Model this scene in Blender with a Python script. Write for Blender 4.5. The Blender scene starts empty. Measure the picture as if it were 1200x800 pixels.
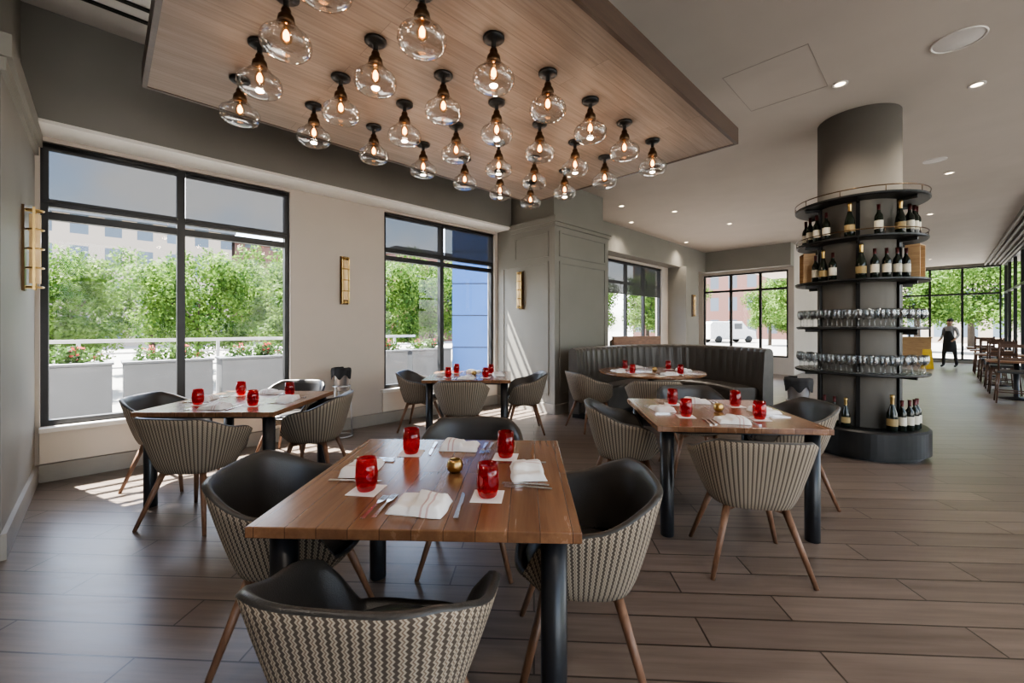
import bpy, math, random
from mathutils import Vector, Matrix
random.seed(7)
C = bpy.context.scene.collection
UX, UY = 0.7156, 0.6985
TH = math.atan2(UY, UX)
def W(s, t, z=0.0): return Vector((s*UX - t*UY, s*UY + t*UX, z))

# ------------------------------------------------------------ mesh builder
class MB:
    def __init__(self): self.v=[]; self.f=[]; self.m=[]; self.s=[]
    def add(self, vs, fs, mat=0, smooth=False, M=None):
        o=len(self.v)
        for p in vs:
            p=Vector(p)
            if M is not None: p = M @ p
            self.v.append(p)
        for f in fs:
            self.f.append([i+o for i in f]); self.m.append(mat); self.s.append(smooth)
        return self
    def box(self,x0,x1,y0,y1,z0,z1,mat=0,M=None):
        vs=[(x,y,z) for z in (z0,z1) for y in (y0,y1) for x in (x0,x1)]
        fs=[(0,2,3,1),(4,5,7,6),(0,1,5,4),(2,6,7,3),(0,4,6,2),(1,3,7,5)]
        return self.add(vs,fs,mat,False,M)
    def lathe(self,prof,seg=24,mat=0,c=(0,0,0),smooth=True,M=None):
        vs=[];rows=[]
        for r,z in prof:
            if r<1e-6:
                rows.append([len(vs)]); vs.append((c[0],c[1],c[2]+z))
            else:
                row=[]
                for i in range(seg):
                    a=2*math.pi*i/seg
                    row.append(len(vs)); vs.append((c[0]+r*math.cos(a),c[1]+r*math.sin(a),c[2]+z))
                rows.append(row)
        fs=[]
        for a,b in zip(rows,rows[1:]):
            for i in range(seg):
                j=(i+1)%seg
                if len(a)==1 and len(b)==1: continue
                if len(a)==1: fs.append((a[0],b[j],b[i]))
                elif len(b)==1: fs.append((a[i],a[j],b[0]))
                else: fs.append((a[i],a[j],b[j],b[i]))
        return self.add(vs,fs,mat,smooth,M)
    def tube(self,p0,p1,r0,r1=None,seg=12,mat=0,smooth=True):
        if r1 is None: r1=r0
        p0=Vector(p0);p1=Vector(p1);d=p1-p0
        M=Matrix.Translation(p0) @ d.to_track_quat('Z','Y').to_matrix().to_4x4()
        L=d.length
        return self.lathe([(0,0),(r0,0),(r1,L),(0,L)],seg,mat,(0,0,0),smooth,M)
    def torus(self,R,r,z=0,seg=48,rs=8,mat=0,c=(0,0),M=None):
        vs=[];fs=[]
        for i in range(seg):
            a=2*math.pi*i/seg
            for j in range(rs):
                b=2*math.pi*j/rs
                vs.append((c[0]+(R+r*math.cos(b))*math.cos(a),c[1]+(R+r*math.cos(b))*math.sin(a),z+r*math.sin(b)))
        for i in range(seg):
            for j in range(rs):
                fs.append((i*rs+j,((i+1)%seg)*rs+j,((i+1)%seg)*rs+(j+1)%rs,i*rs+(j+1)%rs))
        return self.add(vs,fs,mat,True,M)
    def ball(self,c,r,sx=1,sy=1,sz=1,seg=16,mat=0):
        n=seg//2
        prof=[(r*math.sin(math.pi*i/n),-r*math.cos(math.pi*i/n)) for i in range(n+1)]
        prof[0]=(0,-r);prof[-1]=(0,r)
        M=Matrix.Translation(c)@Matrix.Diagonal((sx,sy,sz,1))
        return self.lathe(prof,seg,mat,(0,0,0),True,M)
    def mesh(self,name,mats):
        me=bpy.data.meshes.new(name)
        me.from_pydata([tuple(p) for p in self.v],[],self.f)
        if not isinstance(mats,(list,tuple)): mats=[mats]
        for m in mats: me.materials.append(m)
        me.polygons.foreach_set('material_index',self.m)
        me.polygons.foreach_set('use_smooth',self.s)
        import bmesh
        bm=bmesh.new();bm.from_mesh(me)
        bmesh.ops.recalc_face_normals(bm,faces=bm.faces)
        bm.to_mesh(me);bm.free()
        me.update()
        return me
    def obj(self,name,mats,**k): return mk(name,self.mesh(name,mats),**k)

def mk(name,data,parent=None,loc=None,rot=0,label=None,category=None,group=None,kind=None,bevel=0):
    o=bpy.data.objects.new(name,data); C.objects.link(o)
    if parent is not None: o.parent=parent
    if loc is not None: o.location=loc
    if rot: o.rotation_euler=(0,0,rot)
    if label: o['label']=label
    if category: o['category']=category
    if group: o['group']=group
    if kind: o['kind']=kind
    if bevel:
        b=o.modifiers.new('bevel','BEVEL'); b.width=bevel; b.segments=2; b.limit_method='ANGLE'
    return o
def clone(o):
    n=o.copy(); C.objects.link(n)
    for ch in list(o.children):
        c=clone(ch); c.parent=n
    return n
used=set()
def place(proto,loc,rot=0,label=None,scale=None):
    if proto.name in used: o=clone(proto); o.scale=(1,1,1)
    else: o=proto; used.add(proto.name)
    o.location=loc; o.rotation_euler=(0,0,rot)
    if label: o['label']=label
    if scale: o.scale=(scale,)*3
    return o

# ------------------------------------------------------------ materials
def nt(name):
    m=bpy.data.materials.new(name); m.use_nodes=True
    n=m.node_tree.nodes; l=m.node_tree.links
    return m,n,l,n['Principled BSDF']
def pm(name,col,rough=.5,metal=0,var=.12,scale=8,bump=0,bscale=60,emit=None,es=0,coat=0,spec=None):
    m,n,l,p=nt(name)
    tc=n.new('ShaderNodeTexCoord'); no=n.new('ShaderNodeTexNoise'); no.inputs['Scale'].default_value=scale
    no.inputs['Detail'].default_value=4
    l.new(tc.outputs['Object'],no.inputs['Vector'])
    r=n.new('ShaderNodeValToRGB')
    r.color_ramp.elements[0].position=.3; r.color_ramp.elements[1].position=.7
    r.color_ramp.elements[0].color=(*[c*(1-var) for c in col],1)
    r.color_ramp.elements[1].color=(*[min(1,c*(1+var)) for c in col],1)
    l.new(no.outputs['Fac'],r.inputs['Fac']); l.new(r.outputs['Color'],p.inputs['Base Color'])
    p.inputs['Roughness'].default_value=rough; p.inputs['Metallic'].default_value=metal
    if coat: p.inputs['Coat Weight'].default_value=coat
    if spec is not None: p.inputs['Specular IOR Level'].default_value=spec
    if emit: 
        p.inputs['Emission Color'].default_value=(*emit,1); p.inputs['Emission Strength'].default_value=es
    if bump:
        n2=n.new('ShaderNodeTexNoise'); n2.inputs['Scale'].default_value=bscale
        l.new(tc.outputs['Object'],n2.inputs['Vector'])
        b=n.new('ShaderNodeBump'); b.inputs['Strength'].default_value=bump; b.inputs['Distance'].default_value=.01
        l.new(n2.outputs['Fac'],b.inputs['Height']); l.new(b.outputs['Normal'],p.inputs['Normal'])
    return m
def wood(name,c1,c2,along='X',plank=0.0,rough=.4,scale=3,off=.5,plen=3.0,world=False,rotz=0,mort=.0015,coat=0,lo=.72,hi=1.18,gapc=(.30,.28,.26),dist=.6,stretch=12,rv=.12):
    m,n,l,p=nt(name)
    if world:
        g=n.new('ShaderNodeNewGeometry'); src=g.outputs['Position']
    else:
        tc=n.new('ShaderNodeTexCoord'); src=tc.outputs['Object']
    mp=n.new('ShaderNodeMapping'); l.new(src,mp.inputs['Vector'])
    rz={'X':0,'Y':math.pi/2}.get(along,0)+rotz
    if along=='Z': mp.inputs['Rotation'].default_value=(0,math.pi/2,0)
    else: mp.inputs['Rotation'].default_value=(0,0,rz)
    vec=mp.outputs['Vector']
    ms=n.new('ShaderNodeMapping'); ms.inputs['Scale'].default_value=(1,stretch,stretch)
    l.new(vec,ms.inputs['Vector'])
    no=n.new('ShaderNodeTexNoise'); no.inputs['Scale'].default_value=scale; no.inputs['Detail'].default_value=7; no.inputs['Roughness'].default_value=.6
    no.inputs['Distortion'].default_value=dist
    fac=no.outputs['Fac']
    r=n.new('ShaderNodeValToRGB'); r.color_ramp.elements[0].position=.30; r.color_ramp.elements[1].position=.70
    r.color_ramp.elements[0].color=(*c1,1); r.color_ramp.elements[1].color=(*c2,1)
    l.new(fac,r.inputs['Fac']); col=r.outputs['Color']
    if plank:
        b=n.new('ShaderNodeTexBrick'); l.new(vec,b.inputs['Vector'])
        b.inputs['Scale'].default_value=1; b.inputs['Brick Width'].default_value=plen; b.inputs['Row Height'].default_value=plank
        b.inputs['Mortar Size'].default_value=mort; b.inputs['Mortar Smooth'].default_value=.05
        b.offset=off; b.inputs['Color1'].default_value=(lo,lo,lo,1); b.inputs['Color2'].default_value=(hi,hi,hi,1)
        b.inputs['Mortar'].default_value=(*gapc,1)
        ad=n.new('ShaderNodeVectorMath'); ad.operation='MULTIPLY_ADD'
        ad.inputs[1].default_value=(9,9,9); l.new(b.outputs['Color'],ad.inputs[0]); l.new(ms.outputs['Vector'],ad.inputs[2])
        l.new(ad.outputs['Vector'],no.inputs['Vector'])
        mx=n.new('ShaderNodeMix'); mx.data_type='RGBA'; mx.blend_type='MULTIPLY'; mx.inputs[0].default_value=1
        l.new(col,mx.inputs[6]); l.new(b.outputs['Color'],mx.inputs[7]); col=mx.outputs[2]
        bp=n.new('ShaderNodeBump'); bp.inputs['Strength'].default_value=.4; bp.inputs['Distance'].default_value=.003; bp.invert=True
        l.new(b.outputs['Fac'],bp.inputs['Height']); l.new(bp.outputs['Normal'],p.inputs['Normal'])
    else: l.new(ms.outputs['Vector'],no.inputs['Vector'])
    l.new(col,p.inputs['Base Color'])
    rr=n.new('ShaderNodeMapRange'); rr.inputs['To Min'].default_value=rough-.06; rr.inputs['To Max'].default_value=rough+rv
    l.new(fac,rr.inputs['Value']); l.new(rr.outputs['Result'],p.inputs['Roughness'])
    if coat: p.inputs['Coat Weight'].default_value=coat; p.inputs['Coat Roughness'].default_value=.15
    return m
def thin_glass(name,tint=(1,1,1),gloss=.06,fac=.55,rough=.0,body=None,bodyf=.0,blend=.25):
    m=bpy.data.materials.new(name); m.use_nodes=True; n=m.node_tree.nodes; l=m.node_tree.links
    p=n['Principled BSDF']; out=n['Material Output']
    t=n.new('ShaderNodeBsdfTransparent')
    tc=n.new('ShaderNodeTexCoord'); no=n.new('ShaderNodeTexNoise'); no.inputs['Scale'].default_value=6; l.new(tc.outputs['Object'],no.inputs['Vector'])
    cr=n.new('ShaderNodeValToRGB'); cr.color_ramp.elements[0].color=(*[c*.97 for c in tint],1); cr.color_ramp.elements[1].color=(*tint,1)
    l.new(no.outputs['Fac'],cr.inputs['Fac']); l.new(cr.outputs['Color'],t.inputs['Color'])
    g=n.new('ShaderNodeBsdfGlossy'); g.inputs['Roughness'].default_value=rough
    mx=n.new('ShaderNodeMixShader')
    lw=n.new('ShaderNodeLayerWeight'); lw.inputs['Blend'].default_value=blend
    mm=n.new('ShaderNodeMath'); mm.operation='MULTIPLY_ADD'; mm.inputs[1].default_value=fac; mm.inputs[2].default_value=gloss
    l.new(lw.outputs['Facing'],mm.inputs[0]); l.new(mm.outputs[0],mx.inputs[0])
    src=t.outputs[0]
    if body:
        p.inputs['Base Color'].default_value=(*body,1); p.inputs['Roughness'].default_value=.1
        m2=n.new('ShaderNodeMixShader'); m2.inputs[0].default_value=bodyf
        l.new(t.outputs[0],m2.inputs[1]); l.new(p.outputs[0],m2.inputs[2]); src=m2.outputs[0]
    else: n.remove(p)
    l.new(src,mx.inputs[1]); l.new(g.outputs[0],mx.inputs[2]); l.new(mx.outputs[0],out.inputs['Surface'])
    return m
def shade_mat():
    m=bpy.data.materials.new('shade_fabric'); m.use_nodes=True; n=m.node_tree.nodes; l=m.node_tree.links
    p=n['Principled BSDF']; p.inputs['Base Color'].default_value=(.05,.052,.056,1); p.inputs['Roughness'].default_value=.9
    tc=n.new('ShaderNodeTexCoord'); no=n.new('ShaderNodeTexNoise'); no.inputs['Scale'].default_value=300; l.new(tc.outputs['Object'],no.inputs['Vector'])
    t=n.new('ShaderNodeBsdfTransparent'); mx=n.new('ShaderNodeMixShader')
    mr=n.new('ShaderNodeMapRange'); mr.inputs['To Min'].default_value=.92; mr.inputs['To Max'].default_value=.975
    l.new(no.outputs['Fac'],mr.inputs['Value']); l.new(mr.outputs['Result'],mx.inputs[0])
    l.new(t.outputs[0],mx.inputs[1]); l.new(p.outputs[0],mx.inputs[2]); l.new(mx.outputs[0],n['Material Output'].inputs['Surface'])
    return m
def fabric_mat():
    m,n,l,p=nt('zigzag_fabric')
    tc=n.new('ShaderNodeTexCoord'); sx=n.new('ShaderNodeSeparateXYZ'); l.new(tc.outputs['Object'],sx.inputs[0])
    def M(op,a,b=None,c=None):
        k=n.new('ShaderNodeMath'); k.operation=op
        for i,x in enumerate((a,b,c)):
            if x is None: continue
            if isinstance(x,(int,float)): k.inputs[i].default_value=x
            else: l.new(x,k.inputs[i])
        return k.outputs[0]
    ang=M('ARCTAN2',sx.outputs['X'],M('MULTIPLY',sx.outputs['Y'],-1.0))
    u=M('MULTIPLY',ang,80/(2*math.pi))
    zz=M('PINGPONG',M('MULTIPLY',sx.outputs['Z'],120.0),1.0)
    w=M('MULTIPLY_ADD',zz,.26,u)
    fr=M('FRACT',w)
    r=n.new('ShaderNodeValToRGB'); r.color_ramp.interpolation='LINEAR'
    e=r.color_ramp.elements; e[0].position=0; e[0].color=(.075,.057,.044,1); e[1].position=.34; e[1].color=(.075,.057,.044,1)
    for pos,c in ((.42,(.36,.30,.225)),(.54,(.36,.30,.225)),(.60,(.17,.12,.085)),(.70,(.17,.12,.085)),(.76,(.38,.32,.245)),(.90,(.38,.32,.245)),(.98,(.09,.068,.052))):
        x=e.new(pos); x.color=(*c,1)
    l.new(fr,r.inputs['Fac']); l.new(r.outputs['Color'],p.inputs['Base Color']); p.inputs['Roughness'].default_value=.9
    return m
def leaf_mat(name,c1,c2,tr=.35):
    m,n,l,p=nt(name)
    g=n.new('ShaderNodeNewGeometry'); no=n.new('ShaderNodeTexNoise'); no.inputs['Scale'].default_value=2.5; no.inputs['Detail'].default_value=6
    l.new(g.outputs['Position'],no.inputs['Vector'])
    r=n.new('ShaderNodeValToRGB'); r.color_ramp.elements[0].position=.35; r.color_ramp.elements[1].position=.65
    r.color_ramp.elements[0].color=(*c1,1); r.color_ramp.elements[1].color=(*c2,1)
    l.new(no.outputs['Fac'],r.inputs['Fac']); l.new(r.outputs['Color'],p.inputs['Base Color']); p.inputs['Roughness'].default_value=.7
    p.inputs['Specular IOR Level'].default_value=.2
    t=n.new('ShaderNodeBsdfTranslucent'); l.new(r.outputs['Color'],t.inputs['Color'])
    mx=n.new('ShaderNodeMixShader'); mx.inputs[0].default_value=tr
    l.new(p.outputs[0],mx.inputs[1]); l.new(t.outputs[0],mx.inputs[2]); l.new(mx.outputs[0],n['Material Output'].inputs['Surface'])
    return m
def facade_mat(name,wall,glass,bw=2.4,rh=3.2,ms=.55):
    m,n,l,p=nt(name)
    tc=n.new('ShaderNodeTexCoord'); sx=n.new('ShaderNodeSeparateXYZ'); l.new(tc.outputs['Object'],sx.inputs[0])
    ad=n.new('ShaderNodeMath'); ad.operation='ADD'; l.new(sx.outputs['X'],ad.inputs[0]); l.new(sx.outputs['Y'],ad.inputs[1])
    cb=n.new('ShaderNodeCombineXYZ'); l.new(ad.outputs[0],cb.inputs['X']); l.new(sx.outputs['Z'],cb.inputs['Y'])
    b=n.new('ShaderNodeTexBrick'); b.offset=0; l.new(cb.outputs[0],b.inputs['Vector'])
    b.inputs['Scale'].default_value=1; b.inputs['Brick Width'].default_value=bw; b.inputs['Row Height'].default_value=rh; b.inputs['Mortar Size'].default_value=ms
    b.inputs['Mortar Smooth'].default_value=0
    b.inputs['Color1'].default_value=(*glass,1); b.inputs['Color2'].default_value=(*[c*1.5 for c in glass],1); b.inputs['Mortar'].default_value=(*wall,1)
    l.new(b.outputs['Color'],p.inputs['Base Color']); p.inputs['Roughness'].default_value=.6
    return m

m_floor=wood('floor_plank_tile',(.116,.088,.072),(.182,.144,.120),'X',plank=.19,rough=.31,scale=1.5,plen=1.25,off=.37,world=True,rotz=math.radians(3),mort=.0045,lo=.86,hi=1.10,gapc=(.26,.24,.225),dist=.15,stretch=16,rv=.06)
m_wall=pm('taupe_wall_paint',(.49,.44,.39),.7,var=.03,scale=2)
m_walllow=pm('cream_wall_paint',(.66,.60,.52),.7,var=.03,scale=2)
m_dark=pm('charcoal_paint',(.22,.21,.193),.75,var=.04,scale=2)
m_grey=pm('greige_panel_paint',(.225,.215,.19),.55,var=.04,scale=2)
m_colm=pm('warm_grey_column_paint',(.175,.163,.145),.85,var=.04,scale=2,spec=.2)
m_ceil=pm('ceiling_paint',(.50,.45,.40),.8,var=.03,scale=2)
m_hatch=pm('access_panel_joint',(.36,.32,.285),.8,var=.03,scale=2)
m_tray=pm('tray_ceiling_paint',(.62,.61,.59),.8,var=.03,scale=2)
m_light=pm('lit_soffit_and_sill_paint',(.76,.74,.70),.7,var=.03,scale=2)  # soffit underside: window light put into the paler colour; sill shares it
m_base=pm('baseboard_paint',(.30,.28,.25),.5,var=.04)
m_frame=pm('dark_bronze_window_frame',(.026,.026,.028),.4,metal=.3)
m_glass=thin_glass('window_glass',(.98,.99,.985),.01,.35)
m_shade=shade_mat()
m_panel=wood('ceiling_panel_veneer',(.225,.168,.130),(.345,.270,.218),'X',plank=.14,rough=.5,scale=2.0,plen=2.4,mort=.0015,lo=.88,hi=1.07,gapc=(.55,.52,.5),dist=.25,stretch=22)
m_panel_edge=wood('ceiling_panel_edge',(.055,.034,.025),(.10,.065,.048),'X',rough=.4)
m_table=wood('walnut_tabletop',(.150,.070,.036),(.245,.124,.064),'Y',plank=.105,rough=.22,scale=1.6,plen=2.4,coat=.2,mort=.0012,lo=.84,hi=1.10,dist=.15,stretch=14)
m_blackmetal=pm('black_metal',(.028,.028,.028),.4,metal=.6)
m_blackpaint=pm('black_painted_leg',(.013,.014,.017),.34)
m_leather=pm('black_leather',(.036,.033,.031),.36,bump=.15,bscale=220,spec=.6)
m_booth=pm('charcoal_leather',(.085,.076,.068),.32,bump=.12,bscale=150,spec=.6)
m_fabric=fabric_mat()
m_leg=wood('ash_chair_leg',(.13,.065,.038),(.23,.125,.075),'Z',rough=.4,scale=4)
m_napkin=pm('white_linen',(.78,.77,.76),.9,var=.03,scale=30,bump=.2,bscale=300)
m_stripe=pm('faint_red_linen_stripe',(.55,.40,.39),.9)
m_paper=pm('white_paper_napkin',(.80,.79,.77),.8,var=.03)
m_steel=pm('polished_steel',(.80,.80,.81),.22,metal=1,var=.03)
m_silver=pm('brushed_silver',(.55,.55,.56),.30,metal=.95,var=.03)
m_brass=pm('aged_brass',(.52,.36,.15),.28,metal=1,var=.1)
m_bronze=pm('dark_bronze_metal',(.09,.055,.03),.35,metal=.9)
m_clear=thin_glass('clear_glass',(.95,.96,.96),.07,.6,.02)
m_pglass=thin_glass('pendant_glass',(.955,.95,.94),.05,.85,.03,blend=.2)
m_bulbg=thin_glass('bulb_glass',(1,.88,.70),.03,.3,.02)
m_bulb=pm('glowing_filament_bulb',(1,.5,.15),.4,emit=(1.0,.42,.13),es=9)
m_warm=pm('frosted_amber_tube',(.60,.47,.29),.25,emit=(1.0,.66,.33),es=.12)
m_down=pm('downlight_lens',(1,.9,.75),.4,emit=(1.0,.80,.55),es=6)
m_white=pm('white_plastic',(.66,.63,.60),.5,var=.03)
m_redg=thin_glass('ruby_glass',(.86,.02,.04),.04,.30,.02,body=(.50,.003,.010),bodyf=.14)
m_bottle=pm('dark_green_bottle_glass',(.010,.015,.010),.08,var=.2)
m_label=pm('cream_bottle_label',(.62,.58,.48),.7)
m_labeldk=pm('gold_bottle_label',(.30,.22,.10),.6)
m_foil=pm('dark_foil',(.08,.02,.02),.35,metal=.5)
m_boxwood=wood('pine_crate',(.40,.25,.13),(.58,.40,.22),'X',rough=.5,scale=4)
m_oak=wood('oak_furniture',(.16,.072,.038),(.28,.14,.075),'X',rough=.4,scale=3)
m_dkoak=wood('dark_stained_wood',(.065,.034,.022),(.13,.07,.045),'X',rough=.4,scale=3)
m_stone=pm('concrete_paving',(.21,.205,.195),.85,var=.1,scale=1,bump=.1)
m_planter=pm('galvanized_planter',(.085,.093,.105),.5,metal=.2,var=.08,scale=3)
m_leaf=leaf_mat('tree_leaf',(.035,.085,.016),(.140,.225,.050),.42)
m_shrub=leaf_mat('shrub_leaf',(.025,.065,.014),(.08,.15,.035))
m_flower=leaf_mat('red_flower',(.30,.03,.03),(.42,.14,.12))
m_bark=pm('tree_bark',(.06,.045,.035),.9,bump=.4,bscale=20)
m_blue=pm('blue_cladding',(.030,.105,.32),.5,var=.06,scale=1)
m_rail=pm('white_metal_rail',(.45,.44,.43),.4)
m_facA=facade_mat('pale_brick_facade',(.28,.24,.20),(.06,.08,.105),1.9,2.7,.45)
m_facB=facade_mat('red_brick_facade',(.115,.052,.040),(.045,.055,.07),2.3,3.0,.6)
m_skin=pm('skin',(.40,.24,.17),.5); m_shirt=pm('grey_shirt_cloth',(.30,.30,.31),.85); m_trou=pm('black_cloth',(.02,.02,.022),.85)
m_hair=pm('black_hair',(.01,.009,.008),.6)
m_van=pm('white_vehicle_paint',(.5,.5,.51),.25); m_tire=pm('rubber',(.015,.015,.015),.8); m_carglass=pm('dark_car_glass',(.03,.035,.04),.05)
m_yellow=pm('yellow_plastic',(.75,.50,.04),.5)

# ------------------------------------------------------------ room shell
def st(name,boxes,mats,kind='structure',**k):
    b=MB()
    for x in boxes: b.box(*x[:6],mat=(x[6] if len(x)>6 else 0))
    return b.obj(name,mats,kind=kind,rot=TH,**k)
HC=4.2; CZ=3.85; WS0=.5; WT=3.13
st('floor',[(-4,24.2,-4.7,5.95,-.12,0)],m_floor)
ws=[(-4,-.42),(1.69,2.97),(5.17,8.9),(11.8,14.7)]
bx=[(a,b,5.75,5.95,0,HC) for a,b in ws]
for a,b in [(-.42,1.69),(2.97,5.17),(8.9,11.8)]:
    bx+=[(a,b,5.75,5.95,0,WS0),(a,b,5.75,5.95,WT,HC)]
st('wall_window_side',bx,m_wall)
st('wall_far_end',[(14.5,14.7,3.0,3.15,0,HC),(14.5,14.7,5.6,5.75,0,HC),(14.5,14.7,3.15,5.6,0,WS0),(14.5,14.7,3.15,5.6,WT,HC)],m_wall)
st('wall_corridor_side',[(14.7,24,3.0,3.2,0,HC)],m_wall)
st('wall_entry_end',[(24,24.2,-1.8,3.2,0,.12),(24,24.2,-1.8,3.2,CZ-.1,HC),(24,24.2,2.6,3.2,.12,CZ-.1)],m_grey)
st('wall_patio_side',[(12,24,-1.8,-1.6,0,.12),(12,24,-1.8,-1.6,CZ-.1,HC),(12,12.2,-4.5,-1.8,0,HC)],m_grey)
st('wall_street_side',[(-4,-3,-4.7,-4.5,0,HC),(11.5,12.2,-4.7,-4.5,0,HC),(-3,11.5,-4.7,-4.5,0,.12),(-3,11.5,-4.7,-4.5,CZ-.1,HC)],m_wall)
st('wall_rear',[(-4.2,-4,-4.7,5.95,0,HC)],m_wall)
st('ceiling',[(-4.2,24.2,-4.7,2.2,CZ,CZ+.1),(4.5,24.2,2.2,5.95,CZ,CZ+.1),(-4.2,4.5,2.2,5.95,4.15,4.25,1),(-4.2,4.5,2.15,2.2,CZ,4.2,1),(4.5,4.55,2.2,5.4,CZ+.1,4.2,1)],[m_ceil,m_tray])
st('trim_1',[(-4,5.235,5.38,5.75,3.2,4.15)],m_dark)
st('trim_2',[(-.45,5.235,5.36,5.75,3.17,3.2)],m_light)  # pale slab colours in the daylight on the soffit underside
st('trim_3',[(6.8,14.5,5.38,5.75,3.2,CZ),(14.1,14.5,3.0,5.38,3.2,CZ)],m_grey)
st('wall_pilaster',[(-1.1,-.45,4.0,5.75,0,3.2),(-1.05,-.5,4.1,5.38,3.2,4.15)],m_grey)
st('trim_4',[(-1.15,-.40,3.95,5.74,3.06,3.2),(-1.13,-.425,3.97,5.74,2.98,3.06)],m_grey)
st('baseboard_pilaster',[(-.45,-.425,3.98,5.72,0,.16)],m_base)
st('wall_pillar',[(5.235,6.8,4.37,5.75,0,3.2),(5.30,6.73,4.44,5.75,3.2,CZ)],m_grey)
def frame_s(s,t0,t1,z0,z1,w=.035,d=.014):
    return [(s-d,s,t0,t1,z0,z0+w),(s-d,s,t0,t1,z1-w,z1),(s-d,s,t0,t0+w,z0,z1),(s-d,s,t1-w,t1,z0,z1)]
def frame_t(t,s0,s1,z0,z1,w=.035,d=.014):
    return [(s0,s1,t-d,t,z0,z0+w),(s0,s1,t-d,t,z1-w,z1),(s0,s0+w,t-d,t,z0,z1),(s1-w,s1,t-d,t,z0,z1)]
st('trim_5',[(5.18,6.85,4.315,5.375,3.13,3.22),(5.21,6.82,4.345,5.375,3.07,3.13)]+frame_s(5.235,4.5,5.6,.3,2.5)+frame_s(5.235,4.5,5.3,2.58,3.0)+frame_t(4.37,5.35,6.7,.3,2.5)+frame_t(4.37,5.35,6.7,2.58,3.0),m_grey)
st('baseboard_pillar',[(5.205,5.235,4.34,5.72,0,.16),(5.205,6.8,4.34,4.37,0,.16)],m_base)
st('baseboard_window_side',[(-.42,5.20,5.715,5.75,0,.16),(6.8,12.1,5.715,5.75,0,.16)],m_base)
st('trim_6',[(-.42,1.72,5.73,5.75,.17,.46),(2.94,5.19,5.73,5.75,.17,.46)],m_walllow)
st('trim_7',[(-.42,1.75,5.66,5.75,.46,.5),(2.91,5.2,5.66,5.75,.46,.5)],m_light)
st('wall_far_pilaster',[(12.2,13.1,5.2,5.75,0,3.2)],m_grey)
st('trim_8',[(-1.5,4.3,4.75,4.79,4.135,4.15),(-1.5,4.3,4.95,4.99,4.135,4.15)],m_blackmetal)
h=MB()
for q in [(-.45,.45,-.35,-.344),(-.45,.45,.344,.35),(-.45,-.444,-.344,.344),(.444,.45,-.344,.344)]: h.box(*q,-.003,0)
h.obj('trim_9',m_hatch,kind='structure',loc=(2.62,4.15,CZ),rot=TH)
st('trim_10',[(11.9,23.9,-1.56+.12*k,-1.52+.12*k,3.76,3.85) for k in range(4)],m_dark)

# windows
def window_t(name,s0,s1,t,z0,z1,mull,trans):
    b=MB();w=.05
    b.box(s0,s1,t,t+.08,z0,z0+w).box(s0,s1,t,t+.08,z1-w,z1).box(s0,s0+w,t,t+.08,z0+w,z1-w).box(s1-w,s1,t,t+.08,z0+w,z1-w)
    for m in mull: b.box(m-.035,m+.035,t,t+.08,z0+w,z1-w)
    for z in trans: b.box(s0+w,s1-w,t+.005,t+.075,z-.035,z+.035)
    o=b.obj(name,m_frame,kind='structure',rot=TH)
    MB().add([(s0+w,t+.04,z0+w),(s1-w,t+.04,z0+w),(s1-w,t+.04,z1-w),(s0+w,t+.04,z1-w)],[(0,1,2,3)]).obj('window_glass',m_glass,parent=o)
    return o
def window_s(name,t0,t1,s,z0,z1,mull,trans):
    b=MB();w=.05
    b.box(s,s+.08,t0,t1,z0,z0+w).box(s,s+.08,t0,t1,z1-w,z1).box(s,s+.08,t0,t0+w,z0+w,z1-w).box(s,s+.08,t1-w,t1,z0+w,z1-w)
    for m in mull: b.box(s,s+.08,m-.035,m+.035,z0+w,z1-w)
    for z in trans: b.box(s+.005,s+.075,t0+w,t1-w,z-.035,z+.035)
    o=b.obj(name,m_frame,kind='structure',rot=TH)
    MB().add([(s+.04,t0+w,z0+w),(s+.04,t1-w,z0+w),(s+.04,t1-w,z1-w),(s+.04,t0+w,z1-w)],[(0,1,2,3)]).obj('window_glass',m_glass,parent=o)
    return o
window_t('window_1',-.42,1.69,5.80,WS0,WT,[.605],[2.58,2.46])
window_t('window_2',2.97,5.17,5.80,WS0,WT,[4.03],[2.58,2.46])
window_t('window_3',8.9,11.8,5.80,WS0,WT,[9.9,10.85],[2.58])
window_s('window_4',3.15,5.6,14.55,WS0,WT,[3.9,4.75],[2.58])
window_s('window_5',-1.6,2.6,24.05,.12,CZ-.1,[-.6,.3,1.2,2.0],[2.7])
window_t('window_6',12.2,24,-1.74,.12,CZ-.1,[14,15.8,17.6,19.4,21.2,22.8],[2.7])
window_t('window_7_fill',-3,11.5,-4.64,.12,CZ-.1,[-1,1,3,5,7,9],[2.7])  # unseen glazing, added and widened to bring in fill daylight
for i,(a,b_) in enumerate([(-.40,.57),(.64,1.66),(3.0,4.0),(4.07,5.14),(8.95,11.75)]):
    zb=2.60 if i!=4 else 2.3
    o=MB().add([(a,0,zb),(b_,0,zb),(b_,0,3.09),(a,0,3.09)],[(0,1,2,3)]).obj('roller_shade',m_shade,loc=W(0,5.775),rot=TH,
        label='half-lowered grey mesh roller shade in tall window',category='window shade',group='roller shades at the windows')
    MB().tube((a,0,3.10),(b_,0,3.10),.02).obj('shade_roller',m_frame,parent=o)
    MB().box(a,b_,-.006,.006,zb-.025,zb).obj('hem_bar',m_frame,parent=o)

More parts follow.
